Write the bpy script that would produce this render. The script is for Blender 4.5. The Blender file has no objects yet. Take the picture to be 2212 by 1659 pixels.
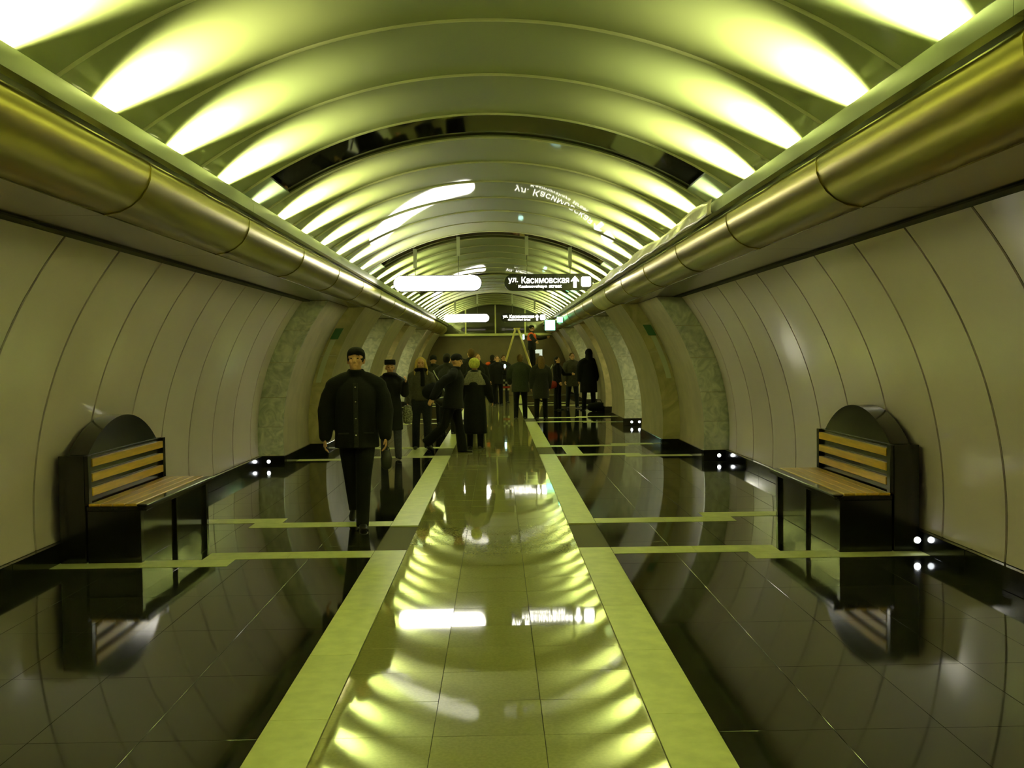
import bpy, bmesh, math, random
from mathutils import Vector, Matrix
random.seed(7)
S = bpy.context.scene
COL = S.collection
R = math.radians

# ---------------------------------------------------------------- camera, light, exposure
YAW, PITCH, ROLL = R(0.83), R(-1.69), R(0.70)
fwd = Vector((math.sin(YAW)*math.cos(PITCH), math.cos(YAW)*math.cos(PITCH), math.sin(PITCH)))
rgt = fwd.cross(Vector((0, 0, 1))).normalized()
upv = rgt.cross(fwd)
u2 = upv*math.cos(ROLL) + rgt*math.sin(ROLL)
r2 = rgt*math.cos(ROLL) - upv*math.sin(ROLL)
cd = bpy.data.cameras.new('camera')
cam = bpy.data.objects.new('camera', cd)
COL.objects.link(cam)
cam.matrix_world = Matrix(((r2.x, u2.x, -fwd.x, 0.06), (r2.y, u2.y, -fwd.y, 0), (r2.z, u2.z, -fwd.z, 1.7), (0, 0, 0, 1)))
cd.sensor_width = 36.0
cd.lens = 36.0*2150/2212
cd.clip_start = 0.05
S.camera = cam
w = bpy.data.worlds.new('dark'); S.world = w; w.use_nodes = True
w.node_tree.nodes['Background'].inputs[0].default_value = (0.4, 0.45, 0.2, 1)
w.node_tree.nodes['Background'].inputs[1].default_value = 0.02
S.view_settings.view_transform = 'Standard'
S.view_settings.look = 'None'
S.view_settings.gamma = 1.0
S.view_settings.use_curve_mapping = False
S.view_settings.exposure = 0.55

PER, BLACK0, BLACKW = 8.3, 8.8, 0.95          # ceiling rhythm along the hall
PANW = (PER-BLACKW)/6
Y0, Y1 = BLACK0-PER*2+BLACKW, 42.0            # hall ends
LAMP_W, LAMP_COL = 800.0, (0.93, 1.0, 0.46)

def bays():
    """(start, length, is_black) of every ceiling bay"""
    out = []
    k = -2
    while True:
        b = BLACK0+PER*k
        if k >= -1: out.append((b, BLACKW, True))
        for i in range(6):
            y = b+BLACKW+PANW*i
            if y >= Y1-0.6: return out
            out.append((y, PANW, False))
        k += 1
BAYS = bays()

def area(name, loc, target, sx, sy, energy, color, spread=180):
    l = bpy.data.lights.new(name, 'AREA'); l.shape = 'RECTANGLE'
    l.size, l.size_y = sx, sy; l.energy = energy; l.color = color; l.spread = R(spread)
    o = bpy.data.objects.new(name, l); COL.objects.link(o)
    o.location = loc
    d = Vector(target)-Vector(loc)
    z = -d.normalized(); y = Vector((0, 1, 0)); x = y.cross(z).normalized(); y = z.cross(x)
    o.matrix_world = Matrix(((x.x, y.x, z.x, loc[0]), (x.y, y.y, z.y, loc[1]), (x.z, y.z, z.z, loc[2]), (0, 0, 0, 1)))
    return o
def spot(name, loc, target, energy, color, size=75, blend=1.0, radius=.05):
    l = bpy.data.lights.new(name, 'SPOT'); l.energy = energy; l.color = color
    l.spot_size = R(size); l.spot_blend = blend; l.shadow_soft_size = radius
    o = bpy.data.objects.new(name, l); COL.objects.link(o); o.location = loc
    o.rotation_euler = (Vector(target)-Vector(loc)).to_track_quat('-Z', 'Y').to_euler()
    return o
rl = random.Random(3)
for (y, ln, blk) in BAYS:
    for s in (-1, 1):
        g = rl.uniform(-.05, .05)
        spot('cove_lamp_light', (s*2.22, y+ln/2, 2.93), (s*2.02, y+ln/2, 3.24),
             LAMP_W*rl.uniform(.9, 1.1)*(.09 if blk else 1), (LAMP_COL[0]+g, 1.0, LAMP_COL[2]))

# ---------------------------------------------------------------- materials
def lin(c): return tuple(((v/255)/12.92 if v/255 <= .04045 else ((v/255+.055)/1.055)**2.4) for v in c)
MATS = {}
def mat(name, base, rough=.5, metal=0, ior=1.5, coat=0, coat_r=.05, noise=0, nscale=8, col2=None, bump=0, bscale=40,
        detail=4, dist=0, stretch=None, emit=None, estr=0, vary=0, trans=0, spec=None):
    if name in MATS: return MATS[name]
    m = bpy.data.materials.new(name); m.use_nodes = True
    nt = m.node_tree; N = nt.nodes; L = nt.links
    p = N['Principled BSDF']
    p.inputs['Base Color'].default_value = (*base, 1)
    p.inputs['Roughness'].default_value = rough
    p.inputs['Metallic'].default_value = metal
    p.inputs['IOR'].default_value = ior
    p.inputs['Coat Weight'].default_value = coat
    p.inputs['Coat Roughness'].default_value = coat_r
    p.inputs['Transmission Weight'].default_value = trans
    if spec is not None: p.inputs['Specular IOR Level'].default_value = spec
    if emit:
        p.inputs['Emission Color'].default_value = (*emit, 1); p.inputs['Emission Strength'].default_value = estr
    tc = N.new('ShaderNodeTexCoord'); mp = N.new('ShaderNodeMapping')
    L.new(tc.outputs['Object'], mp.inputs[0])
    if stretch: mp.inputs['Scale'].default_value = stretch
    src = None
    if noise or col2:
        nz = N.new('ShaderNodeTexNoise'); nz.inputs['Scale'].default_value = nscale
        nz.inputs['Detail'].default_value = detail; nz.inputs['Distortion'].default_value = dist
        if vary:
            oi = N.new('ShaderNodeObjectInfo'); vm = N.new('ShaderNodeVectorMath'); vm.operation = 'SCALE'
            cx = N.new('ShaderNodeCombineXYZ')
            L.new(oi.outputs['Random'], cx.inputs[0]); L.new(oi.outputs['Random'], cx.inputs[2])
            L.new(cx.outputs[0], vm.inputs[0]); vm.inputs['Scale'].default_value = 37
            va = N.new('ShaderNodeVectorMath'); va.operation = 'ADD'
            L.new(mp.outputs[0], va.inputs[0]); L.new(vm.outputs[0], va.inputs[1]); L.new(va.outputs[0], nz.inputs['Vector'])
        else: L.new(mp.outputs[0], nz.inputs['Vector'])
        cr = N.new('ShaderNodeValToRGB'); L.new(nz.outputs['Fac'], cr.inputs[0])
        c2 = col2 or tuple(v*(1-noise) for v in base)
        cr.color_ramp.elements[0].position = .35; cr.color_ramp.elements[1].position = .65
        cr.color_ramp.elements[0].color = (*c2, 1); cr.color_ramp.elements[1].color = (*base, 1)
        src = cr.outputs[0]
        if vary:
            hs = N.new('ShaderNodeHueSaturation'); mr = N.new('ShaderNodeMapRange')
            L.new(oi.outputs['Random'], mr.inputs[0]); mr.inputs[3].default_value = 1-vary; mr.inputs[4].default_value = 1+vary
            L.new(mr.outputs[0], hs.inputs['Value']); L.new(src, hs.inputs['Color']); src = hs.outputs[0]
        L.new(src, p.inputs['Base Color'])
    if bump:
        bz = N.new('ShaderNodeTexNoise'); bz.inputs['Scale'].default_value = bscale; bz.inputs['Detail'].default_value = 2
        L.new(mp.outputs[0], bz.inputs['Vector'])
        bn = N.new('ShaderNodeBump'); bn.inputs['Strength'].default_value = bump; bn.inputs['Distance'].default_value = .01
        L.new(bz.outputs['Fac'], bn.inputs['Height']); L.new(bn.outputs[0], p.inputs['Normal'])
        if coat: L.new(bn.outputs[0], p.inputs['Coat Normal'])
    MATS[name] = m
    return m

VAULT = mat('vault_enamel', (.345, .372, .182), .6, coat=.27, coat_r=.03, ior=1.5, spec=.15)
RIB = mat('rib_enamel', (.74, .74, .46), .35, ior=1.5)
ENDP = mat('grey_green_panel', (.34, .42, .30), .35, ior=1.5, bump=.1, bscale=120)
BLACKGLASS = mat('black_glass', (.004, .004, .003), .03, ior=1.55)
BRASS = mat('brass', (.50, .43, .095), .30, metal=1, noise=.12, nscale=2, bump=.004, bscale=5, stretch=(1, .3, 1))
PALEBRASS = mat('pale_brass', (.80, .74, .34), .5, metal=.2, noise=.15, nscale=3)
LIP = mat('lip_board', (.12, .13, .075), .4, ior=1.5)
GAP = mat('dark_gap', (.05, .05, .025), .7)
SOFFIT = mat('soffit_metal', (.13, .10, .06), .16, metal=.8, noise=.2, nscale=1.5)
WALLP = mat('wall_enamel', (.90, .74, .78), .32, coat=.5, coat_r=.10, ior=1.5, noise=.04, nscale=1.5, vary=.03)
WALLBACK = mat('wall_joint', (.05, .04, .03), .8)
MARBLE = mat('pale_marble', (.78, .78, .64), .25, noise=.4, nscale=4.5, col2=(.48, .51, .41), dist=2.2, detail=8, vary=.12)
DMARBLE = mat('ochre_marble', (.58, .50, .27), .28, nscale=2.2, col2=(.38, .34, .18), dist=1.8, detail=8, vary=.08)
JAMB = mat('brown_jamb', (.50, .42, .30), .35, noise=.2, nscale=3, vary=.05)
GRANITEB = mat('black_granite', (.010, .010, .007), .10, noise=.4, nscale=60)
BENCHB = mat('bench_granite', (.008, .008, .005), .16, noise=.5, nscale=80)
BENCHF = mat('bench_polished_granite', (.014, .012, .006), .12, noise=.5, nscale=80, ior=1.4)
WOOD = mat('varnished_wood', (.85, .50, .05), .30, nscale=5, col2=(.66, .38, .035), stretch=(8, .6, 8), ior=1.5, coat=.3)
TILE = mat('dark_granite_tile', (.020, .021, .012), .055, ior=1.52, nscale=30, col2=(.011, .012, .007), detail=6, vary=.25, bump=.012, bscale=2.2)
LTILE = mat('pale_granite_tile', (.34, .32, .13), .04, ior=3.1, nscale=60, col2=(.29, .275, .11), detail=6, vary=.05, bump=.09, bscale=1.1)
STRIP = mat('pale_border_stone', (.68, .69, .31), .35, ior=1.45, nscale=9, col2=(.56, .58, .25), detail=6, vary=.06)
GROUT = mat('grout', (.07, .06, .03), .8)
ENDWALL = mat('end_wall_brown', (.12, .09, .055), .35, noise=.2, nscale=2)
BEAM = mat('beam_paint', (.50, .50, .26), .4)
GLASSD = mat('dark_window_glass', (.05, .05, .035), .03, ior=1.7, metal=.35)
SIGNB = mat('sign_body', (.012, .012, .010), .25)
PURPLE = mat('sign_back_purple', (.04, .018, .045), .3)
SIGNW = mat('sign_white_light', (.9, .9, .85), .4, emit=(1.0, .95, .80), estr=14.0)
SIGNL = mat('sign_letter_light', (.9, .9, .85), .4, emit=(1.0, .97, .82), estr=9.0)
SIGNP = mat('sign_back_letter', (.8, .7, .8), .4, emit=(1.0, .75, .85), estr=.8)
GREENL = mat('green_sign_light', (.5, .9, .7), .4, emit=(.22, 1.0, .48), estr=3.0)
STEEL = mat('steel', (.45, .44, .38), .25, metal=1)
ROD = mat('rod_dark', (.10, .10, .06), .4, metal=.6)
FIN = mat('bracket_pale', (.75, .80, .58), .35)
LED = mat('spot_lens', (.9, .9, .9), .2, emit=(.92, .97, 1.0), estr=14)
PLATEW = mat('list_plate_pale', (.60, .62, .45), .3)
PLATEG = mat('list_plate_green', (.05, .16, .06), .4)
FILM = mat('reflection_film', (.75, .66, .60), .18, ior=1.45, bump=.5, bscale=14)  # pale pink base colour carries the reflections on the cove lip
LADDER = mat('ladder_paint', (.85, .72, .22), .35, metal=.3)
SKIN = mat('skin', (.62, .33, .16), .5, noise=.1, nscale=20)
LIPS = mat('lips', (.36, .12, .08), .5)
EYE = mat('eye', (.03, .025, .02), .2)
def fabric(n, c, r=.9): return mat('fabric_'+n, c, r, noise=.35, nscale=40, bump=.3, bscale=90, spec=.25)
BLK = fabric('black', (.003, .003, .0026))
CHAR = fabric('charcoal', (.016, .015, .012))
GREY = fabric('grey', (.075, .07, .05))
DGREEN = fabric('dark_green', (.022, .026, .014))
BROWN = fabric('brown', (.035, .024, .014))
JEANS = fabric('jeans', (.018, .020, .028))
BLUEJ = fabric('blue_jeans', (.05, .05, .075))
ORANGE = fabric('orange', (.95, .13, .02), .6)
YELLOW = fabric('yellow_knit', (.82, .80, .16))
RED = fabric('red', (.30, .025, .02), .6)
LEATHER = mat('leather_black', (.007, .007, .006), .45, noise=.3, nscale=30)
FUR = fabric('grey_fur', (.20, .18, .13))
HAIRB = mat('hair_blonde', (.62, .43, .12), .7, spec=.2, noise=.4, nscale=60, stretch=(4, 4, .4))
HAIRD = mat('hair_dark', (.014, .010, .007), .75, noise=.4, nscale=60, spec=.15)
HAIRN = mat('hair_brown', (.12, .07, .025), .75, noise=.4, nscale=60, spec=.15)
SPOT = mat('spotted_print', (.30, .28, .20), .7, nscale=45, col2=(.008, .008, .006))
CHECKW = fabric('check_white', (.45, .42, .30)); CHECKB = fabric('check_black', (.012, .012, .010))
CYAN = mat('cyan_lamp', (.6, .9, .9), .3, emit=(.55, 1.0, .9), estr=6)

# ---------------------------------------------------------------- helpers
class MB:
    def __init__(s): s.v = []; s.f = []
    def add(s, vs, fs):
        b = len(s.v); s.v += [tuple(v) for v in vs]; s.f += [tuple(i+b for i in f) for f in fs]; return s
    def box(s, x0, x1, y0, y1, z0, z1):
        x0, x1 = min(x0, x1), max(x0, x1)
        v = [(x, y, z) for z in (z0, z1) for y in (y0, y1) for x in (x0, x1)]
        return s.add(v, [(0, 2, 3, 1), (4, 5, 7, 6), (0, 1, 5, 4), (2, 6, 7, 3), (0, 4, 6, 2), (1, 3, 7, 5)])
    def prism_y(s, pts, y0, y1):
        """closed polygon of (x, z) pushed along y"""
        n = len(pts)
        v = [(x, y0, z) for x, z in pts]+[(x, y1, z) for x, z in pts]
        return s.add(v, [tuple(range(n)), tuple(range(2*n-1, n-1, -1))]+[(i, (i+1) % n, (i+1) % n+n, i+n) for i in range(n)])
    def prism_x(s, pts, x0, x1):
        n = len(pts)
        v = [(x0, y, z) for y, z in pts]+[(x1, y, z) for y, z in pts]
        return s.add(v, [tuple(range(n)), tuple(range(2*n-1, n-1, -1))]+[(i, (i+1) % n, (i+1) % n+n, i+n) for i in range(n)])
    def shell_y(s, a, b, y0, y1):
        """band between two open (x, z) curves a, b pushed along y: a closed solid made of quads"""
        n = len(a)
        v = [(x, y, z) for y in (y0, y1) for c in (a, b) for x, z in c]
        A0, B0, A1, B1 = 0, n, 2*n, 3*n
        f = []
        for i in range(n-1):
            f += [(A0+i, A0+i+1, A1+i+1, A1+i), (B0+i, B1+i, B1+i+1, B0+i+1), (A0+i, B0+i, B0+i+1, A0+i+1), (A1+i, A1+i+1, B1+i+1, B1+i)]
        for i in (0, n-1): f.append((A0+i, A1+i, B1+i, B0+i))
        return s.add(v, f)
    def tube(s, pts, rad, n=10, flat=None, caps=True):
        """tapered round tube along points; rad a number or (ra, rb) per point"""
        pts = [Vector(p) for p in pts]; N = len(pts)
        rad = [(r, r) if not isinstance(r, (tuple, list)) else r for r in rad]
        P, Q = list(pts), list(rad)
        dirs = []
        for i in range(N):
            d = (pts[min(i+1, N-1)]-pts[max(i-1, 0)])
            dirs.append(d.normalized() if d.length > 1e-9 else Vector((0, 0, 1)))
        D = list(dirs)
        if caps:
            for end in (0, 1):
                i = 0 if end == 0 else -1
                r = min(rad[i]); d = dirs[i]*(-1 if end == 0 else 1)
                for k, (h, q) in enumerate(((.5, .87), (.87, .5))):
                    pp = pts[i]+d*r*h; qq = (rad[i][0]*q, rad[i][1]*q)
                    if end == 0: P.insert(0, pp); Q.insert(0, qq); D.insert(0, dirs[0])
                    else: P.append(pp); Q.append(qq); D.append(dirs[-1])
        ref = Vector(flat) if flat else None
        vs, fs = [], []
        pu = None
        for p, r, d in zip(P, Q, D):
            if ref: u = ref-d*ref.dot(d)
            elif pu is not None: u = pu-d*pu.dot(d)
            else: u = Vector((1, 0, 0))-d*d.x if abs(d.x) < .9 else Vector((0, 1, 0))-d*d.y
            u.normalize(); pu = u; t = d.cross(u)
            for k in range(n):
                a = 2*math.pi*k/n
                vs.append(p+u*(r[0]*math.cos(a))+t*(r[1]*math.sin(a)))
        M = len(P)
        for i in range(M-1):
            for k in range(n):
                fs.append((i*n+k, i*n+(k+1) % n, (i+1)*n+(k+1) % n, (i+1)*n+k))
        fs.append(tuple(range(n-1, -1, -1))); fs.append(tuple((M-1)*n+k for k in range(n)))
        return s.add(vs, fs)
    def ell(s, c, r, n=14, m=9, rot=None):
        vs, fs = [], []
        c = Vector(c)
        for i in range(1, m):
            th = math.pi*i/m
            for k in range(n):
                a = 2*math.pi*k/n
                q = Vector((r[0]*math.sin(th)*math.cos(a), r[1]*math.sin(th)*math.sin(a), r[2]*math.cos(th)))
                if rot: q = rot @ q
                vs.append(c+q)
        q = Vector((0, 0, r[2])); q2 = -q
        if rot: q = rot @ q; q2 = rot @ q2
        vs += [c+q, c+q2]
        T, B = len(vs)-2, len(vs)-1
        for i in range(m-2):
            for k in range(n): fs.append((i*n+k, (i+1)*n+k, (i+1)*n+(k+1) % n, i*n+(k+1) % n))
        for k in range(n):
            fs.append((T, k, (k+1) % n)); fs.append((B, (m-2)*n+(k+1) % n, (m-2)*n+k))
        return s.add(vs, fs)
    def xf(s, fn): s.v = [tuple(fn(Vector(v))) for v in s.v]; return s
    def mesh(s, name, material, smooth=None, bevel=0):
        me = bpy.data.meshes.new(name); me.from_pydata(s.v, [], s.f)
        bm = bmesh.new(); bm.from_mesh(me)
        if bevel: bmesh.ops.bevel(bm, geom=bm.edges[:], offset=bevel, segments=1, affect='EDGES', clamp_overlap=True)
        bmesh.ops.recalc_face_normals(bm, faces=bm.faces[:]); bm.to_mesh(me); bm.free()
        me.materials.append(material)
        if smooth is not None:
            for p in me.polygons: p.use_smooth = True
            me.set_sharp_from_angle(angle=R(smooth))
        return me
    def build(s, name, material, parent=None, smooth=None, bevel=0, loc=None):
        return link(name, s.mesh(name, material, smooth, bevel), parent, loc)

def link(name, me, parent=None, loc=None):
    o = bpy.data.objects.new(name, me); COL.objects.link(o)
    if parent: o.parent = parent
    if loc: o.location = loc
    return o
def empty(name, loc=(0, 0, 0), rz=0):
    o = bpy.data.objects.new(name, None); COL.objects.link(o); o.location = loc; o.rotation_euler = (0, 0, rz)
    o.empty_display_size = .1
    return o
def tag(o, label, cat, group=None):
    o['label'] = label; o['category'] = cat
    if group: o['group'] = group
    return o
def structure(name):
    o = empty(name); o['kind'] = 'structure'; return o
def text_mesh(body, width, name, material, height=None):
    c = bpy.data.curves.new(name, 'FONT'); c.body = body; c.size = 1; c.extrude = .0; c.align_x = 'CENTER'; c.align_y = 'CENTER'
    o = bpy.data.objects.new(name, c); COL.objects.link(o)
    bpy.context.view_layer.update()
    dg = bpy.context.evaluated_depsgraph_get()
    me = bpy.data.meshes.new_from_object(o.evaluated_get(dg)); bpy.data.objects.remove(o)
    xs = [v.co.x for v in me.vertices]; ys = [v.co.y for v in me.vertices]
    k = width/(max(xs)-min(xs)); ky = (height/(max(ys)-min(ys))) if height else k
    cx, cy = (max(xs)+min(xs))/2, (max(ys)+min(ys))/2
    for v in me.vertices: v.co = Vector(((v.co.x-cx)*k, 0, (v.co.y-cy)*ky))
    bm = bmesh.new(); bm.from_mesh(me)
    ex = bmesh.ops.extrude_face_region(bm, geom=bm.faces[:])
    for g in ex['geom']:
        if isinstance(g, bmesh.types.BMVert): g.co.y -= .006
    bmesh.ops.recalc_face_normals(bm, faces=bm.faces[:]); bm.to_mesh(me); bm.free()
    me.materials.clear(); me.materials.append(material); me.name = name
    return me

# ---------------------------------------------------------------- profiles
VC, VR = 0.05, 3.77
def vault_z(x, r=VR): return VC+math.sqrt(max(0, r*r-x*x))
def vault_curve(a0, a1, n, r=VR): return [(r*math.sin(a0+(a1-a0)*i/n), VC+r*math.cos(a0+(a1-a0)*i/n)) for i in range(n+1)]
AMAX = math.asin(2.72/VR)
def wall_x(z, o=0): return .26+math.sqrt(3.41**2-(z-.45)**2)-o
def wall_curve(z0, z1, n, o, s): return [(s*wall_x(z0+(z1-z0)*i/n, o), z0+(z1-z0)*i/n) for i in range(n+1)]

# ---------------------------------------------------------------- ceiling
ceiling = structure('ceiling')
pan = MB().shell_y(vault_curve(-AMAX, AMAX, 64), vault_curve(-AMAX, AMAX, 64, VR+.03), .006, PANW-.006)
pan_me = pan.mesh('vault_panel', VAULT, 40)
rib = MB()
for i, (dy, rr) in enumerate(((-.016, .0), (.016, .0))): pass
rc = [(-.016, 0), (-.012, .012), (0, .018), (.012, .012), (.016, 0)]
ns = 64
rv, rf = [], []
for dy, h in rc:
    for x, z in vault_curve(-AMAX, AMAX, ns, VR-h+.002): rv.append((x, dy, z))
for i in range(len(rc)-1):
    for k in range(ns): rf.append((i*(ns+1)+k, i*(ns+1)+k+1, (i+1)*(ns+1)+k+1, (i+1)*(ns+1)+k))
rib.add(rv, rf); rib_me = rib.mesh('joint_rib', RIB, 60)
AB = math.asin(1.93/VR)
blk_me = MB().shell_y(vault_curve(-AB, AB, 44, VR+.02), vault_curve(-AB, AB, 44, VR+.05), .0, BLACKW).mesh('black_glass_band', BLACKGLASS, 40)
endp_me = {}
for s in (-1, 1):
    a = sorted((s*AB, s*AMAX))
    endp_me[s] = MB().shell_y(vault_curve(a[0], a[1], 14), vault_curve(a[0], a[1], 14, VR+.03), .01, BLACKW-.01).mesh('end_panel', ENDP, 40)
for (y, ln, blk) in BAYS:
    if blk:
        link('black_glass_band', blk_me, ceiling, (0, y, 0))
        for s in (-1, 1): link('end_panel', endp_me[s], ceiling, (0, y, 0))
    else: link('vault_panel', pan_me, ceiling, (0, y, 0))
    link('joint_rib', rib_me, ceiling, (0, y, 0))
# backing above the panels keeps the joints dark
MB().shell_y(vault_curve(-AMAX-.02, AMAX+.02, 40, VR+.06), vault_curve(-AMAX-.02, AMAX+.02, 40, VR+.08), Y0, Y1).build('vault_backing', GAP, ceiling, 40)

# ---------------------------------------------------------------- lamp coves (brass half pipes, soffits, lips)
BR = [(2.085, 2.905), (2.055, 2.902), (2.034, 2.885), (2.024, 2.855), (2.03, 2.79), (2.052, 2.735), (2.09, 2.68), (2.145, 2.632), (2.215, 2.598), (2.31, 2.582)]
SEG = 2.4
for idx, s in enumerate((-1, 1)):
    t = structure('trim_%d' % (idx+1)); side = 'left' if s < 0 else 'right'
    inner = [(x+.018, z+.014) for x, z in BR]
    bm_ = MB().shell_y([(s*x, z) for x, z in BR], [(s*x, z) for x, z in inner], .004, SEG-.004)
    me1 = bm_.mesh('brass_panel', BRASS, 60)
    me2 = me1.copy(); me2.materials.clear(); me2.materials.append(PALEBRASS)
    band = [(x-.006 if i < 7 else x-.003, z-(.001*i)) for i, (x, z) in enumerate(BR)]
    bme = MB().shell_y([(s*x, z) for x, z in band], [(s*x, z) for x, z in BR], -.007, .007).mesh('joint_band', BRASS, 60)
    sme = MB().box(s*2.312, s*3.10, .003, SEG-.003, 2.575, 2.595).mesh('soffit_panel', SOFFIT)
    y = 6.1-SEG*5; k = 0
    while y < Y1:
        pale = (s > 0 and abs(y-(6.1+SEG*4)) < 1.0+.3)
        link('brass_panel', me2 if (s > 0 and k == 10) else me1, t, (0, y, 0))
        link('joint_band', bme, t, (0, y, 0))
        link('soffit_panel', sme, t, (0, y, 0))
        y += SEG; k += 1
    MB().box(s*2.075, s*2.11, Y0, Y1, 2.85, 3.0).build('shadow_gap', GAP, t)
    lipm = MB().prism_y([(s*1.988, 2.932), (s*1.990, 3.0), (s*2.004, 3.045), (s*2.03, 3.05), (s*2.05, 3.03), (s*2.05, 2.932)], .002, SEG*2-.002).mesh('lip_board', LIP, 40)
    y = 6.1-SEG*5
    while y < Y1-.5:
        link('lip_board', lipm, t, (0, y, 0)); y += SEG*2
    MB().box(s*2.26, s*2.74, Y0, Y1, 2.612, 2.64).build('cove_floor', LIP, t)
    MB().box(s*2.70, s*2.74, Y0, Y1, 2.63, 2.75).build('cove_back', LIP, t)
    # dark strip standing in for the shadow gap where soffit meets wall
    MB().box(s*2.83, s*3.12, Y0, Y1, 2.560, 2.574).build('edge_shade_strip', GAP, t)

# ---------------------------------------------------------------- side walls
ZP, ZT = .17, 2.57
SECT = [  # start, end, offset from the tunnel line, facing colour of the jamb at the start, jamb outer offset
    (15.5, 17.6, .38, MARBLE, 0.0),
    (17.6, 20.2, .68, DMARBLE, .36),
    (23.3, 25.9, .63, MARBLE, None),
    (28.6, 31.0, .50, DMARBLE, None),
    (33.4, 35.8, .66, MARBLE, None),
    (38.2, 42.0, .60, DMARBLE, None)]
OUTX = 6.0
def face_piece(s, za, zb, o_in, xo0, xo1, y0, y1, m, name, parent, o_out=None):
    n = 5
    inn = wall_curve(za, zb, n, o_in, s)
    if o_out is not None: out = wall_curve(za, zb, n, o_out, s)
    else: out = [(s*OUTX, za+(zb-za)*i/n) for i in range(n+1)]
    return MB().shell_y(inn, out, y0, y1).build(name, m, parent, 30)
for s in (-1, 1):
    side = 'left' if s < 0 else 'right'
    W = structure('wall_'+side); B = structure('baseboard_'+side)
    pm = MB().shell_y(wall_curve(ZP+.004, ZT, 28, 0, s), wall_curve(ZP+.004, ZT, 28, -.014, s), .016, .984)
    me = pm.mesh('wall_panel', WALLP, 40)
    for k in range(-6, 15): link('wall_panel', me, W, (0, k, 0))
    MB().shell_y(wall_curve(ZP+.004, ZT, 28, 0, s), wall_curve(ZP+.004, ZT, 28, -.022, s), 15.008, 15.46).build('wall_panel', WALLP, W, 40)
    MB().shell_y(wall_curve(0, ZT+.05, 20, -.015, s), wall_curve(0, ZT+.05, 20, -.08, s), Y0, 15.5).build('wall_backing', WALLBACK, W, 40)
    # plinth blocks of the panelled stretch
    px = wall_x(.1)
    pl = MB().box(s*(px-.045), s*(px+.06), .002, 1.998, 0, ZP).mesh('plinth_block', GRANITEB, bevel=.004)
    for k in range(-3, 8): link('plinth_block', pl, B, (0, 2*k-.5, 0))
    for i, (a, b, o, m, oo) in enumerate(SECT):
        # jamb facing the camera, in courses
        zs = [ZP, .62, 1.08, 1.62, 2.12, ZT]
        if i % 2: zs = [ZP, .86, 1.72, ZT]
        for za, zb in zip(zs, zs[1:]):
            face_piece(s, za+.003, zb-.003, o, 0, 0, a, a+.05, m, 'marble_slab', W, oo-.03 if oo is not None else None)
        # plinth of the jamb
        xo = wall_x(.1, oo-.02) if oo is not None else OUTX
        MB().box(s*(wall_x(.1, o)-.012), s*xo, a-.025, a+.04, 0, ZP).build('plinth_block', GRANITEB, B, bevel=.004)
        # passage side
        nseg = 2; L = (b-a-.05)/nseg
        for q in range(nseg):
            ya = a+.05+L*q
            MB().shell_y(wall_curve(ZP, ZT, 20, o, s), wall_curve(ZP, ZT, 20, o-.04, s), ya+.003, ya+L-.003).build('jamb_panel', JAMB, W, 40)
            MB().box(s*(wall_x(.1, o)-.02), s*(wall_x(.1, o)+.06), ya+.003, ya+L-.003, 0, ZP).build('plinth_block', GRANITEB, B, bevel=.003)
        if i > 0:
            # end of the pylon, facing away
            for za, zb in zip([0, .86, 1.72], [.86, 1.72, ZT]):
                face_piece(s, za+.003, zb-.003, o, 0, 0, b-.05, b-.002, DMARBLE, 'marble_slab', W)
    # passages to the platforms, closed at the back
    for (a, b) in ((20.2, 23.3), (25.9, 28.6), (31.0, 33.4), (35.8, 38.2)):
        MB().box(s*OUTX, s*(OUTX+.05), a-.1, b+.1, 0, ZT).build('passage_wall', DMARBLE, W)
        MB().box(s*3.1, s*(OUTX+.05), a-.05, b+.05, ZT+.03, ZT+.08).build('passage_ceiling', VAULT, W)
        area('passage_light', (s*4.6, (a+b)/2, 2.5), (s*4.6, (a+b)/2, 0), .3, 1.6, 26, (.95, .95, .5))

# ---------------------------------------------------------------- floor
floor = structure('floor')
MB().box(-6.1, 6.1, Y0, Y1+.2, -.12, -.012).build('floor_bed', GROUT, floor)
cols = [1.03, 1.55, 2.05, 2.55, 3.05, 3.70]
LEN = .9
dt = {}
def tile_me(wd, ln, m, name, top=0.0):
    key = (round(wd, 3), round(ln, 3), name)
    if key not in dt:
        g = .0013
        b = MB(); v = [(-wd/2+g, -ln/2+g), (wd/2-g, -ln/2+g), (wd/2-g, ln/2-g), (-wd/2+g, ln/2-g)]
        e = .0005
        vs = [(x, y, -.02) for x, y in v]+[(x, y, top-e) for x, y in v]+[(x-math.copysign(e, x), y-math.copysign(e, y), top) for x, y in v]
        fs = [(0, 3, 2, 1), (8, 9, 10, 11)]
        for i in range(4):
            j = (i+1) % 4; fs += [(i, j, j+4, i+4), (i+4, j+4, j+8, i+8)]
        b.add(vs, fs); dt[key] = b.mesh(name, m)
    return dt[key]
rt = random.Random(11)
YT0 = 2.6
far = MB()
for s in (-1, 1):
    for c0, c1 in zip(cols, cols[1:]):
        k = 0
        while True:
            ya = YT0+LEN*k
            if ya > Y1-LEN: break
            xc = s*(c0+c1)/2
            if ya < 18.5:
                o = link('dark_tile', tile_me(c1-c0, LEN, TILE, 'dark_tile'), floor, (xc, ya+LEN/2, 0))
                o.rotation_euler = (R(rt.gauss(0, .02)), R(rt.gauss(0, .02)), 0)
            else: far.box(xc-(c1-c0)/2+.002, xc+(c1-c0)/2-.002, ya+.002, ya+LEN-.002, -.02, 0)
            k += 1
far.build('far_dark_tiles', TILE, floor)['kind'] = 'stuff'
LL = .45
farc = MB()
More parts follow.
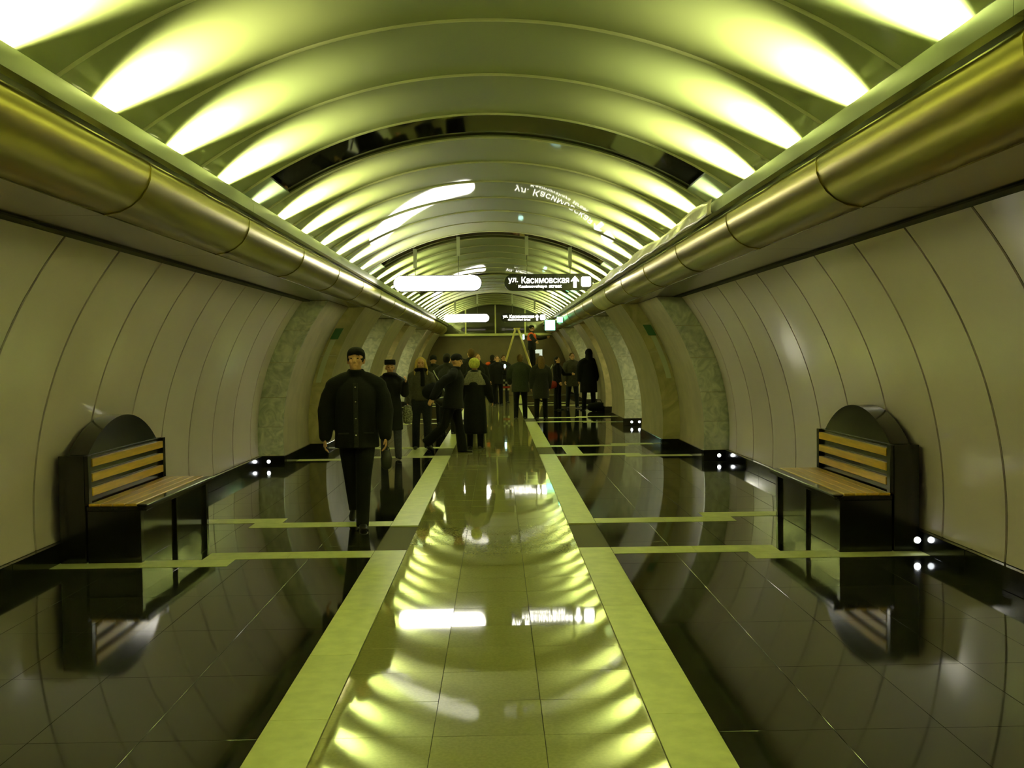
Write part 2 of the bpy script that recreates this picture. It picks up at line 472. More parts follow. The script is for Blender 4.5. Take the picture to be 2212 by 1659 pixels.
for c in (-.5, 0, .5):
    k = 0
    while True:
        ya = YT0+LL*k
        if ya > Y1-LL: break
        if ya < 19.5:
            o = link('pale_tile', tile_me(.5, LL, LTILE, 'pale_tile'), floor, (c, ya+LL/2, 0))
            o.rotation_euler = (R(rt.gauss(0, .05)), R(rt.gauss(0, .09)), 0)
        else: farc.box(c-.248, c+.248, ya+.002, ya+LL-.002, -.02, 0)
        k += 1
farc.build('far_pale_tiles', LTILE, floor)['kind'] = 'stuff'
# plain slab behind the camera and inside the passages
MB().box(-3.7, 3.7, Y0, YT0-.004, -.02, 0).build('dark_slab', TILE, floor)
for s in (-1, 1): MB().box(s*3.704, s*6.0, 15.6, Y1, -.02, 0).build('dark_slab', TILE, floor)
SW = .28
def stone(x0, x1, y0, y1):
    wd, ln = abs(x1-x0), y1-y0
    nx = max(1, round(wd/.75)); ny = max(1, round(ln/.95))
    for i in range(nx):
        for j in range(ny):
            link('border_stone', tile_me(wd/nx, ln/ny, STRIP, 'border_stone', .003), floor, (min(x0, x1)+wd/nx*(i+.5), y0+ln/ny*(j+.5), 0))
FR = [(1.65, 8.67), (9.93, 16.85), (18.2, 25.1), (26.4, 33.4), (34.7, 41.6)]
for n, (a, b) in enumerate(FR):
    for s in (-1, 1):
        stone(s*.752, s*(.75+SW), max(a, YT0), b)
        stone(s*(.752+SW), s*2.45, b-SW, b)
        stone(s*2.17, s*3.62, b-2*SW, b-SW-.002)
        if a > YT0:
            stone(s*(.752+SW), s*2.45, a, a+SW)
            stone(s*2.17, s*3.62, a+SW+.002, a+2*SW)
        if n == 1: stone(s*1.22, s*1.5, b+.01, 18.19)

# ---------------------------------------------------------------- ends of the hall
WE = structure('wall_end')
MB().box(-3.8, 3.8, Y1, Y1+.12, 0, 2.50).build('dark_wall_panel', ENDWALL, WE)
T3 = structure('trim_3')
MB().box(-2.6, 2.6, Y1-.22, Y1+.1, 2.50, 2.60).build('cross_beam', BEAM, T3)
WIN = structure('window_1')
pts = [(-2.5, 2.60)]+[(x, vault_z(x)-.01) for x in [-2.5+5*i/30 for i in range(31)]]+[(2.5, 2.60)]
xs = [-2.5, -1.25, 0, 1.25, 2.5]
for xa, xb in zip(xs, xs[1:]):
    cs = [xa+.03+(xb-xa-.06)*i/8 for i in range(9)]
    MB().shell_y([(x, 2.60) for x in cs], [(x, vault_z(x)-.01) for x in cs], Y1-.03, Y1-.01).build('pane', GLASSD, WIN)
for x in xs[1:-1]: MB().box(x-.03, x+.03, Y1-.07, Y1, 2.60, vault_z(x)).build('mullion', BEAM, WIN)
MB().box(-4, 4, Y1+.12, Y1+.2, 0, 4.2).build('backing_wall', GAP, WE)
WB = structure('wall_back')
MB().box(-4, 4, Y0-.1, Y0, 0, 4.1).build('rear_wall_panel', ENDWALL, WB)

# ---------------------------------------------------------------- hanging signs
def stadium(w_, h_, n=10):
    r = h_/2; p = []
    for i in range(n+1):
        a = -math.pi/2+math.pi*i/n; p.append((w_/2-r+r*math.cos(a), r*math.sin(a)))
    for i in range(n+1):
        a = math.pi/2+math.pi*i/n; p.append((-w_/2+r+r*math.cos(a), r*math.sin(a)))
    return p
TXT0 = text_mesh('ул.', .165, 'street_word', SIGNL)
TXT1 = text_mesh('Касимовская', .83, 'street_word', SIGNL, .112)
TXT2 = text_mesh('Kasimovskaya', .50, 'latin_word', SIGNL, .060)
TXT3 = text_mesh('street', .22, 'latin_word', SIGNL, .050)
def arrow(mb, cx, cz, h, up=1, y0=-.006, y1=0):
    p = [(-.028, -.5*h), (.028, -.5*h), (.028, .02), (.07, .0), (.07, .02), (0, .5*h), (-.07, .02), (-.07, 0), (-.028, .02)]
    mb.prism_y([(cx+x, cz+up*z) for x, z in p], y0, y1)
def sign(kind, y, label, group, zc=2.965):
    W_ = 1.56; H_ = .29; xc = -.97 if kind == 'white' else .98
    t = empty(kind+'_hanging_sign' if kind == 'white' else 'black_hanging_sign', (xc, y, zc))
    tag(t, label, 'sign', group)
    MB().prism_y(stadium(W_, H_), 0, .09).build('housing', SIGNB, t, 30)
    if kind == 'white':
        MB().prism_y(stadium(W_-.03, H_-.03), -.008, 0).build('lit_face', SIGNW, t, 30)
    else:
        fp = MB().prism_y(stadium(W_-.02, H_-.02), -.004, 0).build('face_plate', SIGNB, t, 30)
        link('street_word', TXT0, fp, (-.625, -.005, .028)); link('street_word', TXT1, fp, (-.06, -.005, .038)); link('latin_word', TXT2, fp, (-.28, -.005, -.078)); link('latin_word', TXT3, fp, (.115, -.005, -.074))
        m = MB(); arrow(m, .46, 0, .2, 1, -.011, -.004); m.build('arrow', SIGNL, fp)
        MB().prism_y([(.57+x*.17, -.085+z*.17) for x, z in ((.12, 0), (.88, 0), (1, .12), (1, .88), (.88, 1), (.12, 1), (0, .88), (0, .12))], -.011, -.004).build('square_pictogram', SIGNL, fp)
    # the reverse: dim purple plate with an arrow, a line of writing and a square mark
    bp = MB().prism_y(stadium(W_-.02, H_-.02), .09, .094).build('back_plate', PURPLE, t, 30)
    m = MB()
    m.prism_y([(-.45, -.03), (.45, -.03), (.45, .03), (-.45, .03)], .094, .098)
    m.build('back_lettering', SIGNP, bp)
    m = MB()
    for i in (0, 1):
        for j in (0, 1): m.box(-.66+i*.07, -.60+i*.07, .094, .098, -.06+j*.07, j*.07)
    m.build('back_pictogram', SIGNP, bp)
    sx = -1 if kind == 'white' else 1
    for hx in (.60, 1.36):
        X = sx*hx; zt = vault_z(X)
        MB().tube([(X-xc, .045, H_/2), (X-xc, .045, zt-zc-.30)], [.006, .006], 6, caps=False).build('hanger_rod', ROD, t)
        MB().prism_x([(.045-.02, zt-zc-.33), (.045+.02, zt-zc-.33), (.045+.05, zt-zc-.1), (.045+.07, zt-zc+.0), (.045-.07, zt-zc), (.045-.05, zt-zc-.1)], X-xc-.03, X-xc+.03).build('bracket_fin', FIN, t)
    return t
sign('white', 17.5, 'large bright white lozenge sign hanging over the middle of the hall', 'white hanging signs')
sign('black', 17.5, 'large black hanging sign with lit white street name, arrow and square', 'black hanging signs')
sign('white', 34.1, 'smaller bright white lozenge sign hanging far off above the crowd', 'white hanging signs')
sign('black', 34.1, 'smaller black lit street name sign hanging far off above the ladder', 'black hanging signs')

def green_sign(x, y, z, sz, label):
    t = tag(empty('green_exit_sign', (x, y, z)), label, 'sign', 'green lit signs on the right cove')
    MB().box(-sz/2, sz/2, 0, .06, -sz/2, sz/2).build('housing', SIGNB, t, bevel=.006)
    MB().box(-sz/2+.012, sz/2-.012, -.006, 0, -sz/2+.012, sz/2-.012).build('lit_face', GREENL, t)
    MB().tube([(sz/2-.02, .03, .02), (2.06-x, .03, 2.74-z)], [.012, .012], 6).build('bracket_arm', STEEL, t)
green_sign(1.82, 33.0, 2.66, .36, 'larger square green lit sign beside the worker on the ladder')
green_sign(1.93, 29.5, 2.72, .19, 'smaller green lit sign on the brass cove, just before the larger one')

# ---------------------------------------------------------------- benches
def bench(s, label):
    t = tag(empty('station_bench', (s*3.25, 8.3, 0)), label, 'bench', 'granite benches against the panelled walls')
    def bx(name, m, x0, x1, y0, y1, z0, z1, bv=.004):
        return MB().box(s*(x0-3.25), s*(x1-3.25), y0, y1, z0, z1).build(name, m, t, bevel=bv)
    bx('end_slab', BENCHB, 2.925, 3.37, 0, .07, 0, .44)
    bx('end_slab', BENCHB, 2.925, 3.37, 1.86, 1.93, 0, .44)
    bx('front_panel', BENCHF, 2.955, 2.985, .072, .94, 0, .44)
    bx('front_panel', BENCHF, 2.955, 2.985, .98, 1.858, 0, .44)
    bx('middle_post', BENCHB, 2.93, 2.99, .935, .985, 0, .44)
    bx('core', BENCHB, 2.99, 3.36, .08, 1.85, 0, .43)
    bx('seat_slab', BENCHF, 2.87, 3.37, -.01, 1.94, .44, .475)
    bx('seat_edge', BENCHF, 2.865, 2.955, -.012, 1.942, .476, .492, .006)
    for i in range(4):
        bx('seat_slat', WOOD, 2.965+i*.1, 3.06+i*.1, .01, 1.92, .4755, .497)
    bx('back_block', BENCHB, 3.385, 3.60, 0, 1.93, 0, .90)
    bx('end_upright', BENCHB, 3.352, 3.386, 0, .07, .497, .90)
    bx('end_upright', BENCHB, 3.352, 3.386, 1.86, 1.93, .497, .90)
    for z in (.555, .675, .80):
        bx('back_slat', WOOD, 3.348, 3.384, .085, 1.845, z, z+.068)
    n = 24; a0 = R(41); rr = .84/math.sin(a0)
    p = [(.965-rr*math.sin(a0-2*a0*i/n), .90+(rr*math.cos(a0-2*a0*i/n)-rr*math.cos(a0))*.92) for i in range(n+1)]
    MB().prism_x(p, s*(3.40-3.25), s*(3.57-3.25)).build('arched_crest', BENCHB, t, 30)
bench(-1, 'black granite bench with yellow wooden slats and arched back by the left wall')
bench(1, 'black granite bench with yellow wooden slats and arched back by the right wall')

# ---------------------------------------------------------------- small fixtures
def led(x, y, label, z=.09, dx=0, dy=0):
    t = tag(empty('plinth_spotlight', (x, y, z)), label, 'spotlight', 'spotlights on the black plinths')
    lb = MB().tube([(0, .02, 0), (0, -.018, 0)], [.034, .034], 12, caps=False).build('lamp_body', STEEL, t, 40)
    MB().tube([(0, -.018, 0), (0, -.024, 0)], [.026, .026], 12, caps=False).build('lens', LED, lb, 40)
led(3.50, 15.45, 'single spotlight low where the right wall panels meet the marble jamb')
led(3.19, 23.25, 'left-hand spotlight of the far pair under the second pale marble jamb')
led(3.37, 23.25, 'right-hand spotlight of the far pair under the second pale marble jamb')
led(3.55, 8.24, 'single spotlight at the foot of the right bench near the plinth', .11)
led(-3.50, 15.45, 'single spotlight low on the plinth of the left marble jamb')

def list_plate(s, y, z0, z1, o, label):
    t = tag(empty('station_list_plate', (0, y, 0)), label, 'sign', 'station list plates on the marble jambs')
    MB().shell_y(wall_curve(z0, z1, 10, o+.02, s), wall_curve(z0, z1, 10, o-.07, s), -.014, -.002).build('pale_plate', PLATEW, t, 40)
    MB().shell_y(wall_curve(z1+.01, z1+.20, 4, o+.05, s), wall_curve(z1+.01, z1+.20, 4, o-.09, s), -.016, -.002).build('green_plate', PLATEG, t, 40)
list_plate(1, 17.6, 1.25, 2.0, .50, 'tall pale list plate with green top on the right ochre marble jamb')
list_plate(-1, 17.6, 1.25, 2.0, .50, 'tall pale list plate with green top on the left ochre marble jamb')

m = MB(); nu, nv = 60, 4; fv, ff = [], []
rf_ = random.Random(5)
for i in range(nu+1):
    for j in range(nv+1):
        fv.append((1.972-.012*j/nv*0-.008*math.sin(i*.9+j)-rf_.uniform(0, .008), 8.8+i*.2, 2.925+.15*j/nv*(.85+.15*math.sin(i*.37))))
for i in range(nu):
    for j in range(nv): ff.append((i*(nv+1)+j, i*(nv+1)+j+1, (i+1)*(nv+1)+j+1, (i+1)*(nv+1)+j))
m.add(fv, ff); o = m.build('reflection_film', FILM, None, 60)  # added sheet, its pale colour stands in for reflections on the lip
so = o.modifiers.new('thick', 'SOLIDIFY'); so.thickness = .002
tag(o, 'crumpled pinkish film added to paint reflections along the right cove lip', 'film')

t = tag(empty('lit_panel', (1.72, Y1-.04, 1.72)), 'small whitish lit panel on the dark end wall beside the ladder', 'panel')
MB().box(-.26, .26, 0, .035, -.2, .2).build('frame', STEEL, t)
MB().box(-.24, .24, -.01, 0, .02, .18).build('lit_sheet', mat('dim_panel_light', (.7, .7, .7), .5, emit=(.75, .85, .8), estr=.45), t)
MB().box(.12, .24, -.01, 0, -.18, .02).build('lit_strip', MATS['dim_panel_light'], t)

# step ladder
def ladder():
    ax, az, y = .79, 2.63, 36.4
    t = tag(empty('step_ladder', (ax, y, 0)), 'tall yellow step ladder standing open amid the far crowd', 'ladder')
    for sgn, foot in ((-1, -.87), (1, .87)):
        for dy in (-.24, .24):
            MB().tube([(foot, dy*1.25, .02), (sgn*.05, dy, az)], [(.035, .03), (.035, .03)], 6).build('rail', LADDER, t)
            MB().box(foot-.05, foot+.05, dy*1.25-.05, dy*1.25+.05, 0, .03).build('foot', BLK, t)
        for i in range(1, 8):
            f = i/8.0; x = foot+(sgn*.05-foot)*f; dd = .3-.06*f
            MB().box(x-.035, x+.035, -dd, dd, az*f-.012, az*f+.012).build('rung', LADDER, t)
    MB().box(-.12, .12, -.26, .26, az, az+.04).build('top_cap', LADDER, t)
ladder()

# ---------------------------------------------------------------- people
def remesh(mb, voxel, smooth, name, material):
    me = bpy.data.meshes.new('tmp'); me.from_pydata(mb.v, [], mb.f)
    bm = bmesh.new(); bm.from_mesh(me); bmesh.ops.recalc_face_normals(bm, faces=bm.faces[:]); bm.to_mesh(me); bm.free()
    o = bpy.data.objects.new('tmp', me); COL.objects.link(o)
    r = o.modifiers.new('r', 'REMESH'); r.mode = 'VOXEL'; r.voxel_size = voxel
    if smooth:
        q = o.modifiers.new('s', 'SMOOTH'); q.iterations = smooth; q.factor = .5
    bpy.context.view_layer.update()
    dg = bpy.context.evaluated_depsgraph_get()
    out = bpy.data.meshes.new_from_object(o.evaluated_get(dg))
    bpy.data.objects.remove(o); bpy.data.meshes.remove(me)
    out.name = name; out.materials.clear(); out.materials.append(material)
    for p in out.polygons: p.use_smooth = True; p.material_index = 0
    return out

def person(label, loc, rz, H=1.75, legs=((0, 0), (0, 0)), arms=((4, 12, 8, 4), (4, 12, 8, 4)), lean=0, yaw=0, nod=0,
           coat=(BLK, .03, .78, 0), trousers=BLK, shoes=LEATHER, flare=0, hat=None, hair=None, scarf=None, vest=None, extras=None,
           near=False, group=None, female=False, spread=3):
    """local frame: faces -y, its left is +x.  legs: (swing, knee) left, right; arms: (swing, abduct, elbow, forearm abduct)"""
    k = H/1.75
    body, top, tro = MB(), MB(), MB()
    shoe_parts = []
    low = []
    HZ = .93
    def leanf(v):
        return Vector((v.x, v.y-math.tan(R(lean))*max(0, v.z-HZ), v.z))
    sh = .17 if female else .19
    leg = []
    for (sg, (sw, kn)) in zip((1, -1), legs):
        a = R(sw); b = R(sw-kn); ab = R(spread)
        hip = Vector((sg*.092, 0, HZ))
        knee = hip+Vector((sg*math.sin(ab)*.44, -math.sin(a)*.44, -math.cos(a)*.44))
        ank = knee+Vector((sg*math.sin(ab)*.2, -math.sin(b)*.41, -math.cos(b)*.41))
        pit = b if sw < 0 else min(0, b*.2)   # rear foot rolls onto its toe
        if sw < 0: pit = b*.8
        fd = Vector((sg*.12, -math.cos(pit), math.sin(pit))).normalized()
        fu = Vector((0, math.sin(pit), math.cos(pit)))
        leg.append((sg, hip, knee, ank, fd, fu))
        low += [(ank-fu*.075-fd*.05).z, (ank-fu*.075+fd*.17).z]
    dz = -min(low)
    for sg, hip, knee, ank, fd, fu in leg:
        body.tube([hip, (hip*.5+knee*.5), knee, knee*.6+ank*.4, ank], [.080, .070, .052, .046, .018], 12)
        body.tube([ank, ank-fu*.04+fd*.06, ank-fu*.052+fd*.12], [.020, .014, .010], 10)
        f = flare
        tro.tube([hip+Vector((0, 0, .03)), hip*.5+knee*.5, knee, knee*.5+ank*.5, ank+(ank-knee).normalized()*.062], [.104, .092, .076, .070+f*.5, .060+f], 14, caps=False)
        s_ = MB()
        s_.tube([ank-fu*.048-fd*.05, ank-fu*.048+fd*.04, ank-fu*.054+fd*.12, ank-fu*.058+fd*.17], [(.036, .028), (.04, .03), (.043, .024), (.032, .018)], 12, flat=fd.cross(fu))
        s_.tube([ank+fu*.04, ank-fu*.04], [.046, .042], 10)
        shoe_parts.append(s_)
    tro.ell((0, .005, .97), (.165, .125, .13)); tro.ell((0, .002, .89), (.15, .118, .12))
    # torso
    wst = .13 if female else .15
    body.tube([(0, 0, .95), (0, 0, .99), (0, 0, 1.10), (0, 0, 1.26), (0, 0, 1.38), (0, 0, 1.45)],
              [(.10, .06), (.14, .09), (wst, .10), (.16, .112), (.150, .095), (.085, .065)], 16, flat=(1, 0, 0))
    body.tube([(0, .008, 1.40), (0, 0, 1.50), (0, -.008, 1.56)], [.062, .055, .056], 12)
    # head (eyes at half height), turned with yaw / nod about the neck
    hd = MB()
    hd.ell((0, .002, 1.655), (.076, .095, .098)); hd.ell((0, -.028, 1.590), (.058, .062, .066)); hd.ell((0, -.066, 1.553), (.026, .024, .020))
    hd.tube([(0, -.088, 1.652), (0, -.104, 1.622), (0, -.108, 1.608)], [.009, .013, .015], 8)
    hd.ell((0, -.100, 1.607), (.019, .012, .010))
    hd.tube([(-.048, -.074, 1.668), (0, -.091, 1.672), (.048, -.074, 1.668)], [.010, .011, .010], 8)
    for sx in (-1, 1):
        hd.ell((sx*.078, .006, 1.632), (.012, .020, .032)); hd.ell((sx*.040, -.066, 1.615), (.022, .02, .02))
    hd.tube([(-.020, -.082, 1.579), (0, -.089, 1.580), (.020, -.082, 1.579)], [.007, .009, .007], 8)
    HM = Matrix.Translation((0, 0, 1.52)) @ Matrix.Rotation(R(yaw), 4, 'Z') @ Matrix.Rotation(R(nod), 4, 'X') @ Matrix.Translation((0, 0, -1.52))
    headf = lambda v: leanf(HM @ v)
    body.xf(lambda v: v)
    # arms and hands
    cm, bulk, hem, skirt = coat
    up = MB(); coatup = MB()
    hands = []
    for sg, (sw, ab, el, fab) in zip((1, -1), arms):
        S0 = Vector((sg*sh, 0, 1.42))
        d1 = Vector((sg*math.sin(R(ab)), -math.sin(R(sw))*math.cos(R(ab)), -math.cos(R(sw))*math.cos(R(ab))))
        E0 = S0+d1*.29
        d2 = Vector((sg*math.sin(R(fab)), -math.sin(R(sw+el))*math.cos(R(fab)), -math.cos(R(sw+el))*math.cos(R(fab))))
        W0 = E0+d2*.25
        up.tube([S0-Vector((sg*.01, 0, .035)), S0*.5+E0*.5, E0, E0*.5+W0*.5, W0], [.044, .044, .040, .038, .027], 12)
        SS = S0+Vector((sg*(.012+bulk*.25), 0, -.030-bulk*.45))
        coatup.tube([SS, S0*.5+E0*.5+Vector((sg*bulk*.5, 0, 0)), E0+Vector((sg*bulk*.3, 0, 0)), E0*.5+W0*.5, W0-d2*.005],
                    [.068+bulk*.35, .061+bulk*.6, .057+bulk*.65, .052+bulk*.6, .046+bulk*.4], 14)
        coatup.tube([(sg*.03, .005, 1.475), (sg*.11, .003, 1.448-bulk*.1), SS+Vector((0, 0, .012))], [.070, .062+bulk*.4, .066+bulk*.5], 12)
        # hand
        n = Vector((-sg, 0, 0)); n = (n-d2*n.dot(d2)).normalized(); sp = d2.cross(n)*1.0
        if sp.y > 0: sp = -sp
        P = W0+d2*.005
        up.tube([P, P+d2*.04, P+d2*.088], [(.024, .018), (.037, .015), (.040, .013)], 12, flat=sp)
        for q, (off, ln) in enumerate(((.030, .066), (.010, .074), (-.010, .069), (-.029, .054))):
            b0 = P+d2*.085+sp*off; c1 = R(22); c2 = R(52)
            b1 = b0+(d2*math.cos(c1)+n*math.sin(c1))*ln*.5
            b2 = b1+(d2*math.cos(c2)+n*math.sin(c2))*ln*.5
            up.tube([b0-d2*.02, b0, b1, b2], [.0088, .0088, .0080, .0068], 8)
        tb = P+d2*.028+sp*.026; t1 = tb+(sp*.6+d2*.7+n*.25).normalized()*.042; t2 = t1+(sp*.15+d2*.9+n*.35).normalized()*.032
        up.tube([tb-sp*.012, tb, t1, t2], [.012, .0115, .0098, .008], 8)
        hands.append(P+d2*.11)
    up.xf(leanf); hd.xf(headf)
    body.xf(leanf)
    body.add(up.v, up.f); body.add(hd.v, hd.f)
    # coat
    b = bulk
    rings = [(.97, .165+b, .125+b), (1.12, wst+.012+b, .112+b), (1.28, .172+b, .125+b), (1.36, .165+b*.9, .115+b*.9), (1.42, .13+b*.5, .095+b*.6), (1.465, .085+b*.2, .078+b*.3)]
    if hem < .95: rings = [(hem, .165+b+skirt, .125+b+skirt), ((hem+.97)/2, .165+b+skirt*.6, .125+b+skirt*.6)]+rings
    coatup.tube([(0, 0, r[0]) for r in rings], [(r[1], r[2]) for r in rings], 20, flat=(1, 0, 0), caps=False)
    coatup.tube([(0, .004, 1.45), (0, .0, 1.51), (0, -.004, 1.552)], [(.078, .082), (.079, .086), (.080, .090)], 16, flat=(1, 0, 0), caps=False)
    coatup.xf(leanf)
    fin = lambda v: Vector((v.x*k, v.y*k, (v.z+dz)*k))
    vox = .0062 if near else .0085
    body.xf(fin); coatup.xf(fin); tro.xf(fin)
    dz_hat = MB()
    root = link('person', remesh(body, vox*k, 1, 'person', SKIN), None, loc)
    root.rotation_euler = (0, 0, rz)
    tag(root, label, 'person', group)
    coat_o = link('coat', remesh(coatup, (.010 if near else .016)*k, 3, 'coat', cm), root)
    link('trousers', remesh(tro, (.010 if near else .015)*k, 2, 'trousers', trousers), root)
    for s_ in shoe_parts:
        s_.xf(fin); link('shoe', remesh(s_, .008, 1, 'shoe', shoes), root)
    F = lambda v: fin(leanf(v)); FH = lambda v: fin(headf(v))
    for sx in (-1, 1):
        MB().ell((sx*.030, -.0795, 1.645), (.013, .008, .007), 8, 6).xf(FH).build('eye', EYE, root, 80)
    MB().ell((0, -.0865, 1.579), (.021, .006, .007), 10, 6).xf(FH).build('mouth', LIPS, root, 80)
    for sx in (-1, 1):
        MB().tube([(sx*.046, -.083, 1.673), (sx*.03, -.092, 1.678), (sx*.014, -.093, 1.674)], [.003, .004, .002], 6).xf(FH).build('eyebrow', hair[1] if hair else HAIRD, root, 80)
    if hair:
        st, hm = hair; h = MB()
        h.ell((0, .018, 1.672), (.086, .096, .096)); h.ell((0, .040, 1.63), (.082, .075, .09))
        if st == 'long':
            for sx in (-1, 1):
                h.tube([(sx*.07, .0, 1.70), (sx*.092, -.012, 1.62), (sx*.108, -.025, 1.53), (sx*.12, -.05, 1.42)], [(.026, .035), (.028, .040), (.030, .042), (.014, .024)], 10)
            h.tube([(0, .06, 1.68), (0, .085, 1.58), (0, .10, 1.47), (0, .115, 1.38)], [(.075, .05), (.09, .045), (.10, .04), (.06, .02)], 12, flat=(1, 0, 0))
        h.xf(FH); link('hair', remesh(h, .010*k, 2, 'hair', hm), root)
    if hat:
        st, hm = hat; h = MB()
        if st == 'beanie':
            h.tube([(0, .008, 1.675), (0, .010, 1.71), (0, .012, 1.74), (0, .013, 1.762), (0, .013, 1.772)], [(.090, .107), (.088, .105), (.075, .092), (.050, .062), (.02, .026)], 18, flat=(1, 0, 0), caps=False)
            h.tube([(0, .03, 1.63), (0, .012, 1.675)], [(.088, .082), (.090, .105)], 16, flat=(1, 0, 0), caps=False)
        elif st == 'ball':
            h.ell((0, .012, 1.69), (.115, .118, .115)); h.tube([(0, .02, 1.62), (0, .012, 1.66)], [(.095, .10), (.10, .112)], 16, flat=(1, 0, 0), caps=False)
        elif st == 'cap':
            h.ell((0, .012, 1.695), (.090, .108, .085)); h.tube([(0, -.05, 1.70), (0, -.15, 1.682)], [(.07, .012), (.055, .008)], 12, flat=(1, 0, 0))
        elif st == 'furhat':
            h.tube([(0, .008, 1.69), (0, .010, 1.72), (0, .012, 1.785)], [(.098, .112), (.102, .116), (.098, .108)], 18, flat=(1, 0, 0), caps=False)
        elif st == 'hood':
            h.ell((0, .030, 1.665), (.112, .115, .125)); h.tube([(0, .04, 1.62), (0, .03, 1.48)], [(.105, .10), (.115, .105)], 16, flat=(1, 0, 0))
        h.xf(FH); link('hat' if st != 'hood' else 'hood', remesh(h, .008*k, 2, 'hat', hm), root)
    if scarf:
        h = MB(); n_ = 14
        h.tube([(.105*math.cos(2*math.pi*i/n_), -.005+.100*math.sin(2*math.pi*i/n_), 1.505-.02*math.sin(2*math.pi*i/n_+math.pi*1.0)*-1) for i in range(n_+1)], [.038]*(n_+1), 10)
        if scarf[1] == 'hang': h.tube([(.03, -.12, 1.49), (.035, -.155, 1.38), (.03, -.165, 1.22)], [(.045, .022)]*3, 10, flat=(1, 0, 0))
        if scarf[1] == 'cape': h.tube([(0, 0, 1.26), (0, 0, 1.36), (0, .005, 1.45), (0, .01, 1.52)], [(.25, .165), (.245, .16), (.19, .14), (.12, .12)], 20, flat=(1, 0, 0), caps=False)
        h.xf(F); link('scarf', remesh(h, .012*k, 2, 'scarf', scarf[0]), root)
    if vest:
        h = MB()
        h.tube([(0, 0, 1.20), (0, 0, 1.30), (0, 0, 1.38), (0, 0, 1.44)], [(wst+.045+b, .135+b), (.19+b, .14+b), (.192+b, .13+b), (.155+b, .11+b)], 20, flat=(1, 0, 0), caps=False)
        for sx in (-1, 1): h.ell((sx*.19, 0, 1.41), (.085+b, .08+b, .06+b))
        h.xf(F); link('vest', remesh(h, .014*k, 2, 'vest', vest), root)
    for e in (extras or []): e(coat_o, F)
    M = Matrix.Translation(loc) @ Matrix.Rotation(rz, 4, 'Z')
    return root, [M @ F(p) for p in hands], (lambda v: M @ F(v))

# --- the man in front
def man_details(root, F):
    m = MB(); m.box(-.022, .022, -.192, -.180, .80, 1.42)
    m.xf(F).build('placket', CHAR, root, bevel=.003)
    for i, z in enumerate((.92, 1.08, 1.24, 1.38)):
        MB().ell((.0, -.196, z), (.009, .005, .009), 8, 6).xf(F).build('button', STEEL, root, 80)
    for sx in (-1, 1):
        MB().box(sx*.07, sx*.17, -.186, -.172, .93, .945).xf(F).build('pocket_flap', CHAR, root, bevel=.002)
    for i in range(2):
        pass
man, mh, _ = person('man in black coat and knit cap striding towards us', (-1.36, 10.0, 0), R(6), 1.80, legs=((13, 4), (-12, 26)),
       arms=((8, 15, 8, 3), (-4, 18, 12, 5)), coat=(BLK, .043, .79, .012), trousers=BLK, hat=('beanie', BLK), near=True, extras=[man_details], yaw=-8, nod=-9, spread=-4)
p = mh[0]
t = tag(empty('hand_bag', (p.x, p.y, p.z-.19)), 'small black pouch hanging from the striding man\'s hand', 'bag')
b = MB(); b.tube([(0, 0, .0), (0, 0, .08), (0, 0, .145)], [(.05, .03), (.058, .035), (.04, .022)], 14, flat=(1, 0, 0)); b.build('body', LEATHER, t, 60)
MB().tube([(-.035, 0, .14), (-.025, 0, .185), (0, 0, .200), (.025, 0, .185), (.035, 0, .14)], [.006]*5, 6).build('strap', LEATHER, t, 60)

# --- woman in the dark hat, one hand raised, spotted bag
wom, wh, wf = person('woman in dark coat and square black hat raising one hand', (-1.70, 16.35, 0), R(8), 1.60, legs=((4, 4), (-3, 8)),
       arms=((30, 14, 112, 4), (0, 10, 10, 6)), coat=(BLK, .035, .52, .02), trousers=BLUEJ, hat=('furhat', BLK), scarf=(BLK, 'wrap'), female=True)
t = tag(empty('spotted_bag', tuple(wf(Vector((.30, -.02, .67))))), 'spotted black bag hanging at the elbow of the square hatted woman', 'bag')
b = MB(); b.tube([(0, 0, .0), (0, 0, .12), (0, 0, .24)], [(.075, .045), (.085, .05), (.065, .035)], 14, flat=(1, 0, 0)); b.build('body', SPOT, t, 50)
MB().tube([(-.05, 0, .24), (-.04, 0, .38), (0, 0, .43), (.04, 0, .38), (.05, 0, .24)], [.007]*5, 6).build('strap', LEATHER, t, 60)

# --- blonde woman
bw, bh, bf = person('blonde long-haired woman in short grey jacket and dark jeans', (-1.33, 18.1, 0), R(4), 1.66, legs=((2, 2), (-1, 5)),
       arms=((12, 20, 78, -22), (2, 12, 10, 6)), coat=(GREY, .012, .93, .0), trousers=JEANS, hair=('long', HAIRB), scarf=(BLK, 'hang'), female=True, spread=2, flare=.01)
t = tag(empty('shoulder_bag', tuple(bf(Vector((.41, .0, .84))))), 'black slouchy shoulder bag at the blonde woman\'s side', 'bag')
b = MB(); b.tube([(-.10, 0, .08), (-.03, 0, .05), (.06, 0, .07), (.13, 0, .10)], [(.06, .05), (.075, .095), (.07, .085), (.04, .04)], 14); b.build('body', LEATHER, t, 60)
MB().tube([(.08, 0, .14), (.0, 0, .34), (-.13, 0, .55), (-.16, .0, .62)], [.009]*4, 6).build('strap', PLATEW, t, 60)

person('person in dark knit cap half hidden behind the blonde woman', (-1.52, 24.6, 0), R(185), 1.70, coat=(CHAR, .035, .80, .01), hat=('beanie', BLK))

